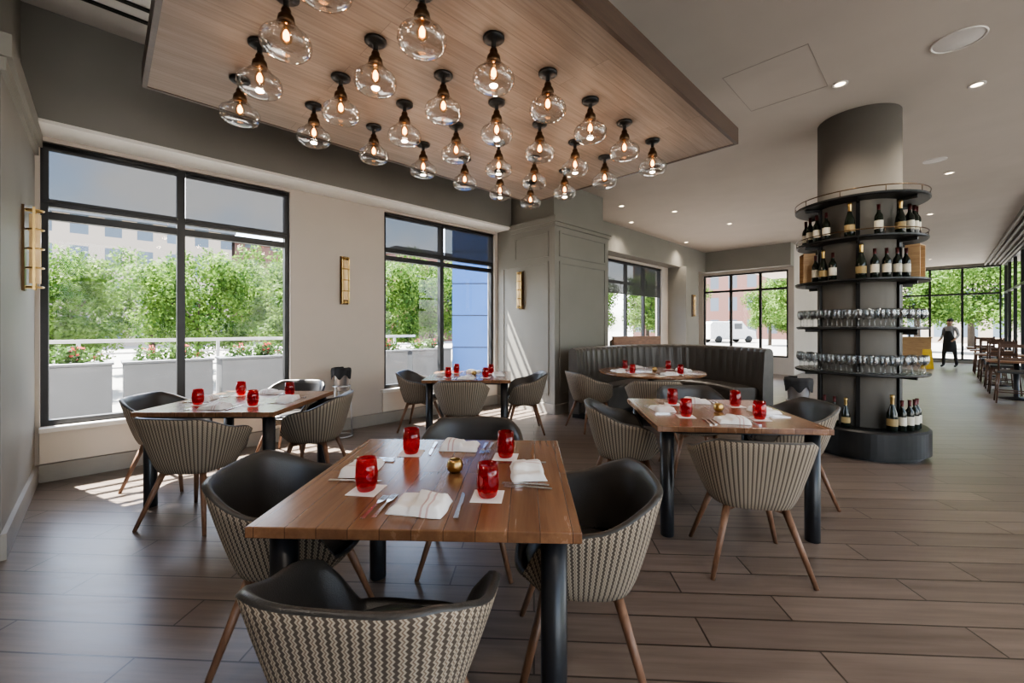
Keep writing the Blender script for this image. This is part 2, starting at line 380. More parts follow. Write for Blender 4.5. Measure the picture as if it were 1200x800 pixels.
# ------------------------------------------------------------ wooden ceiling panel
pr=mk('ceiling_panel',None,loc=W(0,0,3.2),rot=TH,label='large suspended walnut veneer ceiling panel with dark edge',category='ceiling panel')
MB().box(.23,4.38,1.40,4.10,0,.02).obj('veneer_underside',m_panel,parent=pr)
b=MB(); b.box(.20,4.41,1.37,1.40,-.005,.15).box(.20,4.41,4.10,4.13,-.005,.15).box(.20,.23,1.40,4.10,-.005,.15).box(4.38,4.41,1.40,4.10,-.005,.15).box(.23,4.38,1.40,4.10,.10,.14)
b.obj('edge_band',m_panel_edge,parent=pr)
b=MB().box(.6,4.0,1.8,2.18,.14,.65).box(.6,4.0,2.2,3.7,.14,.95); b.obj('mounting_frame',m_dark,parent=pr)

# pendants
pend=mk('pendant_lamp',None,label='small clear glass jar pendant with dark bronze socket and filament bulb',category='pendant lamp',group='glass pendants under the wooden ceiling panel')
MB().lathe([(0,0),(.066,0),(.066,-.014),(.05,-.026),(.016,-.03),(.013,-.08),(0,-.08)],20).obj('canopy',m_blackmetal,parent=pend)
MB().lathe([(0,-.07),(.02,-.07),(.026,-.088),(.024,-.098),(.040,-.118),(.046,-.155),(.036,-.165),(0,-.165)],20).obj('socket',m_bronze,parent=pend)
MB().lathe([(.048,-.150),(.050,-.168),(.066,-.176),(.074,-.190),(.076,-.204),(.100,-.210),(.117,-.222),(.127,-.242),(.129,-.266),(.122,-.290),(.106,-.308),(.080,-.318),(.050,-.321),(0,-.322)],36).obj('glass_shade',m_pglass,parent=pend)
MB().lathe([(0,-.165),(.014,-.168),(.016,-.182),(.027,-.205),(.031,-.225),(.026,-.248),(.012,-.262),(0,-.264)],16).obj('bulb',m_bulbg,parent=pend)
MB().lathe([(0,-.184),(.006,-.188),(.016,-.210),(.015,-.236),(0,-.248)],10).obj('filament',m_bulb,parent=pend)
for j in range(4):
    for i in range(7):
        p=W(.70+.508*i,1.92+.532*j,3.2)
        place(pend,p,0)
        if (i+j)%2==0:
            ld=bpy.data.lights.new('bulb_light','POINT'); ld.energy=1.6; ld.color=(1,.80,.62); ld.shadow_soft_size=.03
            lo=bpy.data.objects.new('bulb_light',ld); C.objects.link(lo); lo.location=p+Vector((0,0,-.355))

# ------------------------------------------------------------ downlights, added fill spots etc
dl=mk('downlight',None,label='small round recessed ceiling downlight with warm lens',category='ceiling light',group='recessed downlights in the ceiling')
MB().lathe([(.045,-.001),(.065,-.001),(.065,-.008),(.045,-.008),(.045,-.001)],24).obj('trim_ring',m_white,parent=dl)
MB().lathe([(0,-.003),(.044,-.003)],20).obj('lens',m_down,parent=dl)
dls_and_fill=[(3.28,4.18),(4.66,4.19),(2.77,9.7),(3.42,8.8),(5.12,9.84),(2.2,8.4),(6.9,6.6),(6.4,9.0),(5.0,12.0),(9,9),(12,13),(.4,-.6),(2.3,.6),(-2.2,.4),(3.3,2.2),(7.8,5.0),(1.6,-2.0),(15,15)]  # out-of-view entries beside and behind the camera are added fill lamps
for x,y in dls_and_fill:
    place(dl,(x,y,CZ),0)
    ld=bpy.data.lights.new('downlight_and_fill_spot','SPOT'); ld.energy=56; ld.color=(1,.88,.74); ld.spot_size=math.radians(125); ld.spot_blend=1; ld.shadow_soft_size=.08
    lo=bpy.data.objects.new('downlight_and_fill_spot',ld); C.objects.link(lo); lo.location=(x,y,CZ-.03)
sp=mk('ceiling_speaker',None,label='round white flush ceiling speaker grille',category='speaker')
MB().lathe([(0,-.004),(.15,-.006),(.16,-.002)],32).obj('grille',m_white,parent=sp)
MB().torus(.165,.008,-.004).obj('rim',m_white,parent=sp)
place(sp,(3.78,3.54,CZ)); 
place(sp,(6.17,6.1,CZ),scale=.75)

# ------------------------------------------------------------ sconces
sc=mk('wall_sconce',None,label='tall narrow brass wall sconce with glass tube',category='wall lamp',group='brass wall sconces')
MB().box(-.055,.055,-.015,0,-.33,.33).obj('backplate',m_bronze,parent=sc)
MB().tube((0,-.065,-.27),(0,-.065,.27),.032,seg=16).obj('lamp_tube',m_warm,parent=sc)
b=MB()
for z in (-.3,-.15,0,.15,.3): b.torus(.045,.007,z,seg=24,c=(0,-.065))
for x in (-.045,.045): b.box(x-.006,x+.006,-.07,-.055,-.32,.32)
for z in (-.3,.3): b.box(-.012,.012,-.06,-.01,z-.012,z+.012)
b.obj('cage',m_brass,parent=sc)
def sconce(s,t,z,rot): place(sc,W(s,t,z),rot)
sconce(2.37,5.75,2.06,TH)
sconce(5.235,5.12,2.06,TH-math.pi/2)
sconce(-.45,4.95,2.03,TH+math.pi/2)
sconce(12.65,5.2,2.06,TH)

# ------------------------------------------------------------ chair
def chair_shell():
    N=72
    def H(a):
        pts=[(0,.795),(38,.792),(60,.755),(85,.695),(105,.660),(120,.625),(131,.560),(144,.465),(180,.452)]
        for (a0,h0),(a1,h1) in zip(pts,pts[1:]):
            if a<=a1:
                k=(a-a0)/(a1-a0)
                return h0+(h1-h0)*k
        return .455
    def pt(th,v,off):
        a=abs(math.degrees(th)); h=H(a)
        z=.395+(h-.395)*v
        c,s=math.cos(th),math.sin(th)
        e=.66 if a<90 else .76
        px=math.copysign(abs(s)**e,s); py=-math.copysign(abs(c)**e,c)
        zz=max(0,(z-.395)/.41)
        k=.74+.40*zz**.8
        if a>115: k=max(k,.74+.20*v)
        wing=1+.13*max(0,min(1,(a-55)/60))*min(1,zz*1.6)
        return Vector(((.296*k*wing-off)*px,(.285*k-off)*py,z))
    VR=9
    ths=[-math.pi+2*math.pi*i/N for i in range(N)]
    b=MB()
    outer=[[(0,0,.378)]*N,[tuple(pt(t,0,.05)) for t in ths]]
    outer[1]=[(x,y,.380) for x,y,z in outer[1]]
    for r in range(VR+1): outer.append([tuple(pt(t,r/VR,0)) for t in ths])
    rim=[]
    for t in ths:
        p=pt(t,1,.014); rim.append((p.x,p.y,p.z+.010))
    inner=[]
    for r in range(VR,1,-1): inner.append([tuple(pt(t,r/VR,.028)) for t in ths])
    allr=outer+[rim]+inner
    mats=[0]*(len(outer)-1)+[1]+[1]*len(inner)
    b.add([p for r in allr for p in r],[],0)
    for k in range(len(allr)-1):
        for i in range(N):
            j=(i+1)%N
            b.f.append([k*N+i,k*N+j,(k+1)*N+j,(k+1)*N+i]); b.m.append(mats[k]); b.s.append(True)
    return b
L0='striped tub armchair with black leather inside, '
chair=mk('dining_chair',None,label=L0+'at a square table',category='chair',group='striped tub chairs around the dining tables')
me=chair_shell().mesh('backrest',[m_fabric,m_leather])
mk('backrest',me,parent=chair)
MB().lathe([(0,.415),(.19,.415),(.216,.43),(.226,.448),(.216,.469),(.17,.481),(0,.485)],36,M=Matrix.Diagonal((1.06,1.0,1,1))).obj('seat',m_leather,parent=chair)
for sx in (-1,1):
    for sy in (-1,1):
        MB().tube((sx*.15,sy*.135,.395),(sx*.265,sy*.25,0),.021,.0125,12).obj('leg',m_leg,parent=chair)
b=MB().tube((-.15,-.135,.365),(.15,.135,.365),.014).tube((-.15,.135,.365),(.15,-.135,.365),.014)
b.obj('cross_brace',m_leg,parent=chair)
R=math.radians
def ch(x,y,facing,label=None): place(chair,(x,y,0),R(facing-90),label or L0+'at a square table')
ch(-.37,1.22,84,L0+'back turned out from table')
ch(-.96,1.90,3,L0+'pulled to the table side')
ch(.28,1.78,176,L0+'tucked at the table side')
ch(-.26,2.58,-92)
ch(-2.33,3.12,84); ch(-1.84,3.90,185); ch(-3.12,3.85,5); ch(-2.45,4.62,-90)
ch(-.60,5.02,90); ch(-1.27,5.85,-4); ch(.16,5.72,184)
ch(1.43,2.55,80,L0+'standing out from the table'); ch(.92,3.42,-5); ch(2.29,3.50,176); ch(1.80,4.15,-95)
ch(1.10,5.85,20,L0+'at a round table'); ch(1.72,5.10,80,L0+'at a round table')

# ------------------------------------------------------------ tables
tab=mk('dining_table',None,label='square walnut plank dining table on round black legs',category='table',group='square dining tables')
MB().box(-.555,.555,-.545,.545,.722,.76).obj('table_top',m_table,parent=tab,bevel=.004)
MB().box(-.47,.47,-.46,.46,.695,.722).obj('apron',m_blackpaint,parent=tab)
for sx in (-1,1):
    for sy in (-1,1):
        MB().lathe([(0,0),(.043,0),(.045,.004),(.045,.722),(0,.722)],24,c=(sx*.47,sy*.46,0)).obj('leg',m_blackpaint,parent=tab)
def napkin_mesh():
    b=MB(); nx,ny=26,14; vs=[];fs=[]
    for j in range(ny+1):
        for i in range(nx+1):
            u=i/nx;v=j/ny; x=(u-.5)*.205;y=(v-.5)*.150
            x+=.005*math.sin(v*5); y+=.005*math.sin(u*6)
            edge=min(u,1-u,v,1-v)
            z=.022*min(1,edge*10)**.4+.004*math.sin(u*9+v*4)*min(1,edge*6)+.002
            z+=.012*(1 if u>.40 else 0)*min(1,edge*10)+.006*(1 if v>.5 else 0)*min(1,edge*10)
            vs.append((x,y,max(.0015,z)))
    for j in range(ny):
        for i in range(nx):
            a=j*(nx+1)+i; fs.append((a,a+1,a+nx+2,a+nx+1))
    b.add(vs,fs,0,True)
    for k in range(len(fs)):
        if (k%nx) in (16,19): b.m[k]=1
    b.box(-.098,.098,-.072,.072,.0,.004)
    return b
napkin=napkin_mesh().obj('napkin',[m_napkin,m_stripe],label='folded white linen napkin with faint stripes on table',category='napkin',group='folded napkins on the dining tables')
coaster=MB().box(-.06,.06,-.06,.06,0,.002).obj('cocktail_napkin',m_paper,label='square white paper cocktail napkin under a glass',category='napkin',group='paper napkins on the dining tables')
tumb=MB().lathe([(0,0),(.030,0),(.035,.006),(.042,.030),(.0445,.055),(.043,.085),(.039,.128),(.0375,.128),(.0412,.085),(.0425,.055),(.040,.031),(.032,.014),(0,.012)],32).obj('stemless_glass',m_redg,label='ruby red stemless glass on a paper napkin',category='glass',group='red glasses on the dining tables')
def fork_mesh():
    b=MB()
    b.add([(-.009,-.1,0.001),(.009,-.1,.001),(.004,.02,.004),(-.004,.02,.004),(-.009,-.1,.004),(.009,-.1,.004),(.004,.02,.008),(-.004,.02,.008)],[(0,3,2,1),(4,5,6,7),(0,1,5,4),(1,2,6,5),(2,3,7,6),(3,0,4,7)])
    b.add([(-.004,.02,.004),(.004,.02,.004),(.012,.05,.002),(-.012,.05,.002),(-.004,.02,.007),(.004,.02,.007),(.012,.05,.005),(-.012,.05,.005)],[(0,3,2,1),(4,5,6,7),(0,1,5,4),(1,2,6,5),(2,3,7,6),(3,0,4,7)])
    for x in (-.0105,-.0035,.0035,.0105): b.box(x-.0018,x+.0018,.05,.098,.002,.005)
    return b
def knife_mesh():
    b=MB()
    b.add([(-.009,-.11,.001),(.009,-.11,.001),(.006,.0,.001),(-.006,.0,.001),(-.009,-.11,.007),(.009,-.11,.007),(.006,.0,.006),(-.006,.0,.006)],[(0,3,2,1),(4,5,6,7),(0,1,5,4),(1,2,6,5),(2,3,7,6),(3,0,4,7)])
    pts=[(-.006,0),(.006,0),(.009,.02),(.009,.09),(.003,.115),(-.006,.12)]
    n=len(pts)
    b.add([(x,y,.002) for x,y in pts]+[(x,y,.0035) for x,y in pts],[tuple(range(n))[::-1],tuple(range(n,2*n))]+[(i,(i+1)%n,n+(i+1)%n,n+i) for i in range(n)])
    return b
fork=fork_mesh().obj('fork',m_steel,label='polished steel dinner fork beside a napkin',category='fork',group='forks on the dining tables')
knife=knife_mesh().obj('knife',m_steel,label='polished steel table knife beside a napkin',category='knife',group='knives on the dining tables')
vot=mk('candle_holder',None,label='small round gold mosaic votive candle holder',category='candle holder',group='gold candle holders on the dining tables')
MB().lathe([(0,0),(.022,0),(.034,.012),(.038,.03),(.033,.05),(.026,.058),(.023,.058),(.03,.048),(.034,.03),(.03,.014),(0,.008)],24).obj('votive_cup',m_brass,parent=vot)
MB().lathe([(0,.01),(.024,.01),(.024,.035),(0,.035)],16).obj('candle',m_napkin,parent=vot)
def setting(cx,cy,rot,sides=(0,1,2,3),d=.36):
    for k in sides:
        a=rot+k*math.pi/2
        def P(x,y,z):
            return (cx+x*math.cos(a)-y*math.sin(a),cy+x*math.sin(a)+y*math.cos(a),z)
        j=random.uniform(-.12,.12)
        place(napkin,P(-.01,-d-.02,.7605),a+j+(.2 if k%2 else -.1))
        place(fork,P(-.145,-d-.01,.7605),a-.05+j*.4); place(fork,P(-.178,-d-.02,.7605),a-.08+j*.4)
        place(knife,P(.130,-d,.7605),a+.05+j*.4)
        place(coaster,P(.225,-d+.09,.7605),a+j)
        place(tumb,P(.225,-d+.09,.763),0)
    place(vot,(cx+.05,cy+.0,.7605),0)
T=[(-.31,1.905,-2),(-2.40,3.78,0),(-.57,5.72,0),(1.57,3.28,-5)]
for x,y,r in T:
    place(tab,(x,y,0),R(r)); setting(x,y,R(r))
rt=mk('round_table',None,loc=(2.08,6.25,0),label='round walnut dining table with central black pedestal',category='table')
MB().lathe([(0,.722),(.74,.722),(.76,.735),(.76,.752),(.75,.76),(0,.76)],64).obj('table_top',m_table,parent=rt)
MB().lathe([(0,0),(.30,0),(.30,.015),(.06,.04),(.05,.06),(.05,.70),(.2,.722),(0,.722)],32).obj('pedestal',m_blackpaint,parent=rt)
setting(2.08,6.25,R(10),d=.50)

# ------------------------------------------------------------ curved booth
def smooth_path(P,n=10):
    out=[]
    P=[Vector(p) for p in P]
    Q=[2*P[0]-P[1]]+P+[2*P[-1]-P[-2]]
    for i in range(1,len(Q)-2):
        for k in range(n):
            t=k/n;a,b,c,d=Q[i-1],Q[i],Q[i+1],Q[i+2]
            out.append(.5*((2*b)+(c-a)*t+(2*a-5*b+4*c-d)*t*t+(3*b-a-3*c+d)*t**3))
    out.append(P[-1]); return out
def sweep(path,prof,mat=0,chan=0,b=None):
    b=b or MB(); n=len(prof);vs=[];L=0;last=path[0]
    for i,p in enumerate(path):
        t=(path[min(i+1,len(path)-1)]-path[max(i-1,0)]).normalized(); nn=Vector((t.y,-t.x))
        L+=(p-last).length; last=p
        for (o,z) in prof:
            oo=o
            if chan and o>chan and z>.5: oo=o+.018*abs(math.sin(L*math.pi/.16))
            q=p+nn*oo; vs.append((q.x,q.y,z))
    fs=[]
    for i in range(len(path)-1):
        for j in range(n):
            k=(j+1)%n; fs.append((i*n+j,i*n+k,(i+1)*n+k,(i+1)*n+j))
    fs.append(tuple(range(n))[::-1]); m=(len(path)-1)*n; fs.append(tuple(range(m,m+n)))
    b.add(vs,fs,mat,False); return b
path=smooth_path([(.88,6.50),(1.14,6.93),(1.62,7.40),(2.08,7.82),(2.75,8.10),(3.4,7.95),(3.80,7.45),(3.96,6.9),(4.00,6.40)],24)
booth=mk('booth_bench',None,label='curved charcoal leather booth bench with channel-tufted back',category='booth')
sweep(path,[(0,.08),(0,1.03),(.02,1.07),(.06,1.09),(.11,1.07),(.13,1.03),(.17,.5),(.17,.08)],0,.1).obj('backrest',m_booth,parent=booth)
sweep(path[4:-4],[(.172,.1),(.172,.44),(.22,.48),(.55,.48),(.59,.455),(.60,.42),(.60,.1)]).obj('seat',m_booth,parent=booth)
sweep(path[4:-4],[(.03,0),(.03,.08),(.53,.08),(.53,0)]).obj('plinth',m_blackpaint,parent=booth)
path2=smooth_path([(2.15,9.0),(2.7,9.15),(3.25,9.3)],8)
b2=mk('booth_bench',None,label='straight booth bench with warm wood topped back panel',category='booth')
sweep(path2,[(0,0),(0,1.22),(.09,1.22),(.09,0)]).obj('back_panel',m_oak,parent=b2)
sweep(path2,[(-.092,0),(-.55,0),(-.55,.46),(-.092,.46)]).obj('seat',m_booth,parent=b2)
sweep(path2,[(-.002,.47),(-.002,1.15),(-.11,1.12),(-.13,.47)]).obj('backrest',m_leather,parent=b2)

# ------------------------------------------------------------ column with bottle shelves
CX,CY=4.07,4.92
MB().lathe([(0,0),(.385,0),(.385,CZ),(0,CZ)],64).obj('column',m_colm,loc=(CX,CY,0),label='round grey structural column from floor to ceiling',category='column',kind='structure')
dsp=mk('wine_display',None,loc=(CX,CY,0),label='circular dark metal bottle shelving wrapped around a column',category='shelf')
zs=[.92,1.42,1.94,2.40,2.84]
base=math.atan2(-CY,-CX)
def arc_shelf(z,a0,a1,r1):
    b=MB();n=48;vs=[];fs=[]
    for i in range(n+1):
        a=base+R(a0+(a1-a0)*i/n)
        for r,zz in ((.392,z-.028),(r1-.012,z-.028),(r1,z-.018),(r1,z),(.392,z)): vs.append((r*math.cos(a),r*math.sin(a),zz))
    for i in range(n):
        for j in range(5): fs.append((i*5+j,i*5+(j+1)%5,(i+1)*5+(j+1)%5,(i+1)*5+j))
    fs.append((4,3,2,1,0)); fs.append(tuple(n*5+k for k in range(5)))
    return b.add(vs,fs)
for z,a0,a1,r1 in [(.92,-180,179.9,.615),(1.42,-180,179.9,.60),(1.94,-180,179.9,.615),(2.40,-180,179.9,.60),(2.84,-150,150,.615)]:
    arc_shelf(z,a0,a1,r1).obj('shelf',m_blackmetal,parent=dsp)
MB().lathe([(.392,0),(.56,0),(.56,.05),(.62,.05),(.62,.30),(.60,.32),(.392,.32),(.392,0)],72,smooth=False).obj('base_drum',m_blackmetal,parent=dsp)
for z,r1 in ((2.46,.595),(2.90,.61)):
    b=MB().torus(r1,.006,z,seg=72)
    z0=max(q for q in zs if q<z)
    for k in range(10):
        a=2*math.pi*k/10; b.tube((r1*math.cos(a),r1*math.sin(a),z0),(r1*math.cos(a),r1*math.sin(a),z),.004,seg=8)
    b.obj('guard_rail',m_bronze,parent=dsp)
for k in range(5):
    a=base+R(-120+60*k)
    b=MB(); M=Matrix.Rotation(a,4,'Z'); b.box(.388,.412,-.018,.018,.32,2.84,M=M)
    for z in zs: b.box(.41,.56,-.008,.008,z-.06,z-.028,M=M)
    b.obj('bracket',m_blackmetal,parent=dsp)
bot=mk('wine_bottle',None,label='dark wine bottle with cream label on curved shelf',category='bottle',group='wine bottles on the column shelves')
MB().lathe([(0,0),(.034,0),(.038,.006),(.038,.185),(.034,.205),(.018,.235),(.0145,.25),(.0145,.31),(.016,.312),(.016,.322),(0,.322)],24).obj('bottle_body',m_bottle,parent=bot)
MB().lathe([(.0386,.06),(.0386,.15)],24).obj('bottle_label',m_label,parent=bot)
MB().lathe([(.0152,.262),(.0168,.323),(0,.3235)],16).obj('foil_cap',m_foil,parent=bot)
bot2=mk('wine_bottle',None,label='large sparkling wine bottle with gold label on curved shelf',category='bottle',group='wine bottles on the column shelves')
MB().lathe([(0,0),(.045,0),(.05,.006),(.05,.16),(.045,.20),(.024,.27),(.018,.30),(.018,.36),(.021,.375),(.018,.40),(0,.40)],24).obj('bottle_body',m_bottle,parent=bot2)
MB().lathe([(.0507,.06),(.0507,.14)],24).obj('bottle_label',m_labeldk,parent=bot2)
MB().lathe([(.0188,.30),(.019,.36),(.0225,.378),(.019,.402),(0,.403)],16).obj('foil_cap',m_brass,parent=bot2)
def onshelf(p,deg,z,r=.50,rot=0,**k):
    a=base+R(deg); return place(p,(CX+r*math.cos(a),CY+r*math.sin(a),z+.0005),a+rot,**k)
for d in (-84,-62,-48,-34,20,58,68,78): onshelf(bot,d,2.40)
onshelf(bot2,-8,2.40,scale=.95); onshelf(bot2,44,2.40,scale=.9)
for d in (-50,-26,16,28,40,52): onshelf(bot,d,1.94,scale=.98)
onshelf(bot2,-38,1.94,scale=.9); onshelf(bot2,3,1.94,scale=.95)
for d in (-36,-24,58,70,82,46): onshelf(bot,d,.32)
onshelf(bot2,34,.32,scale=.95); onshelf(bot2,-12,.32,scale=.8)
crate=mk('wine_crate',None,label='small open pine wine gift crate on curved shelf',category='wooden box',group='pine crates on the column shelves')
MB().box(-.06,.06,-.09,-.08,0,.36).box(-.06,.06,.08,.09,0,.36).box(-.06,.06,-.08,.08,0,.01).box(-.06,.06,-.08,.08,.35,.36).obj('crate_sides',m_boxwood,parent=crate)
MB().box(-.06,-.052,-.08,.08,.01,.35).obj('crate_back',m_boxwood,parent=crate)
onshelf(crate,-72,1.94); onshelf(crate,72,1.94)
wg=MB().lathe([(0,0),(.032,0),(.033,.002),(.006,.008),(.004,.02),(.004,.075),(.012,.085),(.032,.11),(.038,.14),(.035,.175),(.030,.195),(.0285,.195),(.0335,.175),(.0365,.14),(.0305,.112),(.01,.089),(0,.087)],20).obj('wine_glass',m_clear,label='clear stemmed wine glass on curved shelf',category='glass',group='wine glasses on the column shelves')
for k in range(19): onshelf(wg,-86+k*9.6,1.42,r=.555)
for k in range(14): onshelf(wg,-78+k*12,1.42,r=.455)
for k in range(20): onshelf(wg,-90+k*9.4,.92,r=.565)
for k in range(15): onshelf(wg,-84+k*12,.92,r=.465)

# ------------------------------------------------------------ champagne bucket stands
bk=mk('ice_bucket_stand',None,label='silver champagne bucket draped with black cloth on steel stand',category='ice bucket',group='champagne bucket stands')
b=MB().torus(.105,.009,.66,seg=32).torus(.13,.009,.02,seg=32)
for k in range(3):
    a=k*2*math.pi/3+.5; b.tube((.105*math.cos(a),.105*math.sin(a),.66),(.13*math.cos(a),.13*math.sin(a),.015),.009)
b.obj('stand',m_silver,parent=bk)
MB().lathe([(0,.60),(.078,.60),(.085,.62),(.11,.86),(.12,.875),(.11,.88),(.104,.86),(.079,.63),(0,.625)],32).obj('bucket',m_silver,parent=bk)
b=MB(); vs=[];fs=[];n=28
for r_,(rad,z) in enumerate([(.122,.78),(.128,.86),(.122,.893),(.092,.90)]):
    for i in range(n+1):
        a=math.pi*1.45*i/n; rr=rad*(1+.03*math.sin(i*1.7)); vs.append((rr*math.cos(a),rr*math.sin(a),z+.03*math.sin(i*.9) if r_==0 else z))
for r_ in range(3):
    for i in range(n): fs.append((r_*(n+1)+i,r_*(n+1)+i+1,(r_+1)*(n+1)+i+1,(r_+1)*(n+1)+i))
b.add(vs,fs,0,True).obj('cloth',m_trou,parent=bk)
place(bk,(-2.20,5.40,0),R(100)); place(bk,(2.98,4.35,0),R(60))

# ------------------------------------------------------------ distant furniture
wc=mk('bar_chair',None,label='dark wooden high-backed chair with slatted back',category='chair',group='wooden chairs along the glazed side')
MB().box(-.21,.21,-.21,.21,.56,.61).obj('seat',m_leather,parent=wc,bevel=.01)
b=MB()
for x in (-.19,.19): b.tube((x,-.19,.58),(x,-.26,1.13),.014)
for z in (.80,1.04): b.box(-.19,.19,-.255+(1.08-z)*.1,-.238+(1.08-z)*.1,z,z+.06)
b.obj('backrest',m_dkoak,parent=wc)
for sx in (-1,1):
    for sy in (-1,1): MB().tube((sx*.18,sy*.18,.56),(sx*.22,sy*.22,0),.015,.011).obj('leg',m_dkoak,parent=wc)
MB().box(-.2,.2,.19,.205,.2,.22).box(-.2,.2,-.21,-.195,.2,.22).obj('stretcher',m_dkoak,parent=wc)
ft=mk('side_table',None,label='small square oak table on black pedestal',category='table',group='oak tables along the glazed side')
MB().box(-.4,.4,-.4,.4,.72,.755).obj('table_top',m_oak,parent=ft,bevel=.005)
MB().lathe([(0,0),(.25,0),(.25,.015),(.04,.04),(.04,.70),(.15,.72),(0,.72)],24).obj('pedestal',m_blackpaint,parent=ft)
for s,t in [(12.9,-1.05),(15.6,-1.0),(18.2,-1.0),(20.6,-1.0)]: place(ft,W(s,t),TH)
for s,t,r in [(12.15,-.95,-90),(13.7,-.95,90),(14.8,-.95,-90),(16.4,-.95,90),(17.4,-.95,-90),(19.0,-.95,90),(19.8,-.95,-90)]: place(wc,W(s,t),TH+R(r))
hs=mk('host_stand',None,loc=(15.3,16.1,0),rot=TH+R(90),label='long warm oak host counter with small monitor',category='podium')
MB().box(-.60,.60,-.25,.25,0,1.0).box(-.64,.64,-.29,.29,1.0,1.04).obj('cabinet',m_boxwood,parent=hs,bevel=.006)
MB().box(-.22,.22,-.01,.01,1.12,1.40).box(-.03,.03,-.03,.03,1.04,1.13).obj('monitor',m_blackmetal,parent=hs)
fs_=mk('floor_sign',None,loc=(14.2,14.3,0),rot=R(-40),label='yellow folding floor sign standing near host counter',category='floor sign')
for sg in (-1,1):
    MB().add([(-.15,sg*.18,0),(.15,sg*.18,0),(.11,sg*.02,.66),(-.11,sg*.02,.66),(-.15,sg*.16,0),(.15,sg*.16,0),(.11,0,.66),(-.11,0,.66)],[(0,1,2,3),(4,7,6,5),(0,4,5,1),(1,5,6,2),(2,6,7,3),(3,7,4,0)]).obj('sign_leaf',m_yellow,parent=fs_)

# ------------------------------------------------------------ person
def person():
    root=mk('person',None,loc=(15.4,14.7,0),rot=R(105),label='person in grey shirt and black apron walking by host counter',category='person')
    V=[(0,0,.94,.125),(0,0,1.08,.11),(0,.01,1.27,.135),(0,0,1.40,.085),(0,.0,1.47,.05),(0,.015,1.57,.078),(0,.01,1.65,.075)]
    E=[(0,1),(1,2),(2,3),(3,4),(4,5),(5,6)]
    for sgn in (-1,1):
        fwd=.16*sgn
        n=len(V); V+= [(sgn*.16,0,1.385,.06),(sgn*.215,-.03,1.13,.043),(sgn*.20,.13,.98,.031),(sgn*.19,.20,.955,.028)]
        E+=[(3,n),(n,n+1),(n+1,n+2),(n+2,n+3)]
        n=len(V); V+=[(sgn*.09,0,.87,.09),(sgn*.095,fwd*.7+.03,.49,.058),(sgn*.095,fwd,.09,.04),(sgn*.10,fwd+.13,.035,.032)]
        E+=[(0,n),(n,n+1),(n+1,n+2),(n+2,n+3)]
    me=bpy.data.meshes.new('tmp'); me.from_pydata([v[:3] for v in V],E,[])
    o=bpy.data.objects.new('tmp',me); C.objects.link(o)
    o.modifiers.new('skin','SKIN'); s=o.modifiers.new('sub','SUBSURF'); s.levels=2; s.render_levels=2
    sv=me.skin_vertices[0].data
    for i,v in enumerate(V): sv[i].radius=(v[3],v[3]*(.75 if i in(0,1,2,3) else 1)); sv[i].use_root=(i==0)
    bpy.context.view_layer.update()
    ev=o.evaluated_get(bpy.context.evaluated_depsgraph_get()); bm_=bpy.data.meshes.new_from_object(ev)
    bpy.data.objects.remove(o)
    b=MB(); b.add([v.co.copy() for v in bm_.vertices],[tuple(p.vertices) for p in bm_.polygons],0,True)
    for k,p in enumerate(bm_.polygons):
        c=p.center
        if c.z>1.45: b.m[k]=0
        elif abs(c.x)>.14 and c.y>.11 and c.z>.85: b.m[k]=0
        elif c.z>.95: b.m[k]=1
        elif c.z>.09: b.m[k]=2
        else: b.m[k]=3
    for sgn in (-1,1):
        for q,Lf in enumerate((.06,.07,.075,.065)):
            x=sgn*(.165+.014*q); b.tube((x,.20,.95),(x,.20+Lf*.6,.935),.009,.008,8).tube((x,.20+Lf*.6,.935),(x,.20+Lf,.905),.008,.006,8)
        b.tube((sgn*.165,.17,.95),(sgn*.14,.22,.94),.010,.008,8)
    b.ball((0,.095,1.585),.014,1,1,1.5,8); b.ball((-.08,.01,1.59),.018,.5,1,1.4,8); b.ball((.08,.01,1.59),.018,.5,1,1.4,8)
    for x in (-.03,.03): b.ball((x,.086,1.605),.009,1,.6,.7,8,mat=3)
    b.box(-.022,.022,.08,.092,1.545,1.55,mat=3)
    b.obj('body',[m_skin,m_shirt,m_trou,m_hair],parent=root)
    MB().ball((0,-.012,1.645),.092,.98,1.02,.95,16).obj('hair',m_hair,parent=root)
    b=MB(); vs=[];fs=[];n=12
    for r_,(rr,z) in enumerate([(.125,1.28),(.14,1.1),(.155,.95),(.17,.75),(.185,.55)]):
        w=[.6,1.1,1.3,1.3,1.25][r_]
        for i in range(n+1):
            a=math.pi/2-w+2*w*i/n; vs.append((rr*math.cos(a)*1.1,rr*math.sin(a)+.01,z))
    for r_ in range(4):
        for i in range(n): fs.append((r_*(n+1)+i,r_*(n+1)+i+1,(r_+1)*(n+1)+i+1,(r_+1)*(n+1)+i))
    b.add(vs,fs,0,True).obj('apron',m_trou,parent=root)
person()

# ------------------------------------------------------------ outdoors
MB().box(-140,140,-140,140,-.4,-.14).obj('ground',m_stone,kind='structure')
def leaves(blobs,n,size,seed):
    rnd=random.Random(seed); b=MB(); tot=sum(r**2 for *_,r in blobs)
    for (x,y,z,r) in blobs:
        for _ in range(int(n*r*r/tot)):
            d=Vector((rnd.gauss(0,1),rnd.gauss(0,1),rnd.gauss(0,1))).normalized()
            rad=r*(rnd.uniform(.55,1.12)); p=Vector((x,y,z))+d*rad
            a=Vector((rnd.gauss(0,1),rnd.gauss(0,1),rnd.gauss(0,1))).normalized(); c=a.cross(d)
            if c.length<.1: continue
            c=c.normalized(); e=(a-a.dot(c)*c).normalized()
            s=size*rnd.uniform(.7,1.3)
            b.add([p-c*s*.5,p+e*s*.9,p+c*s*.5,p-e*s*.9],[(0,1,2,3)],0)
    return b
tree=mk('tree',None,label='leafy bright green street tree',category='tree',group='trees outside the windows')
rb=random.Random(21)
bl=[(0,0,2.2,1.0)]
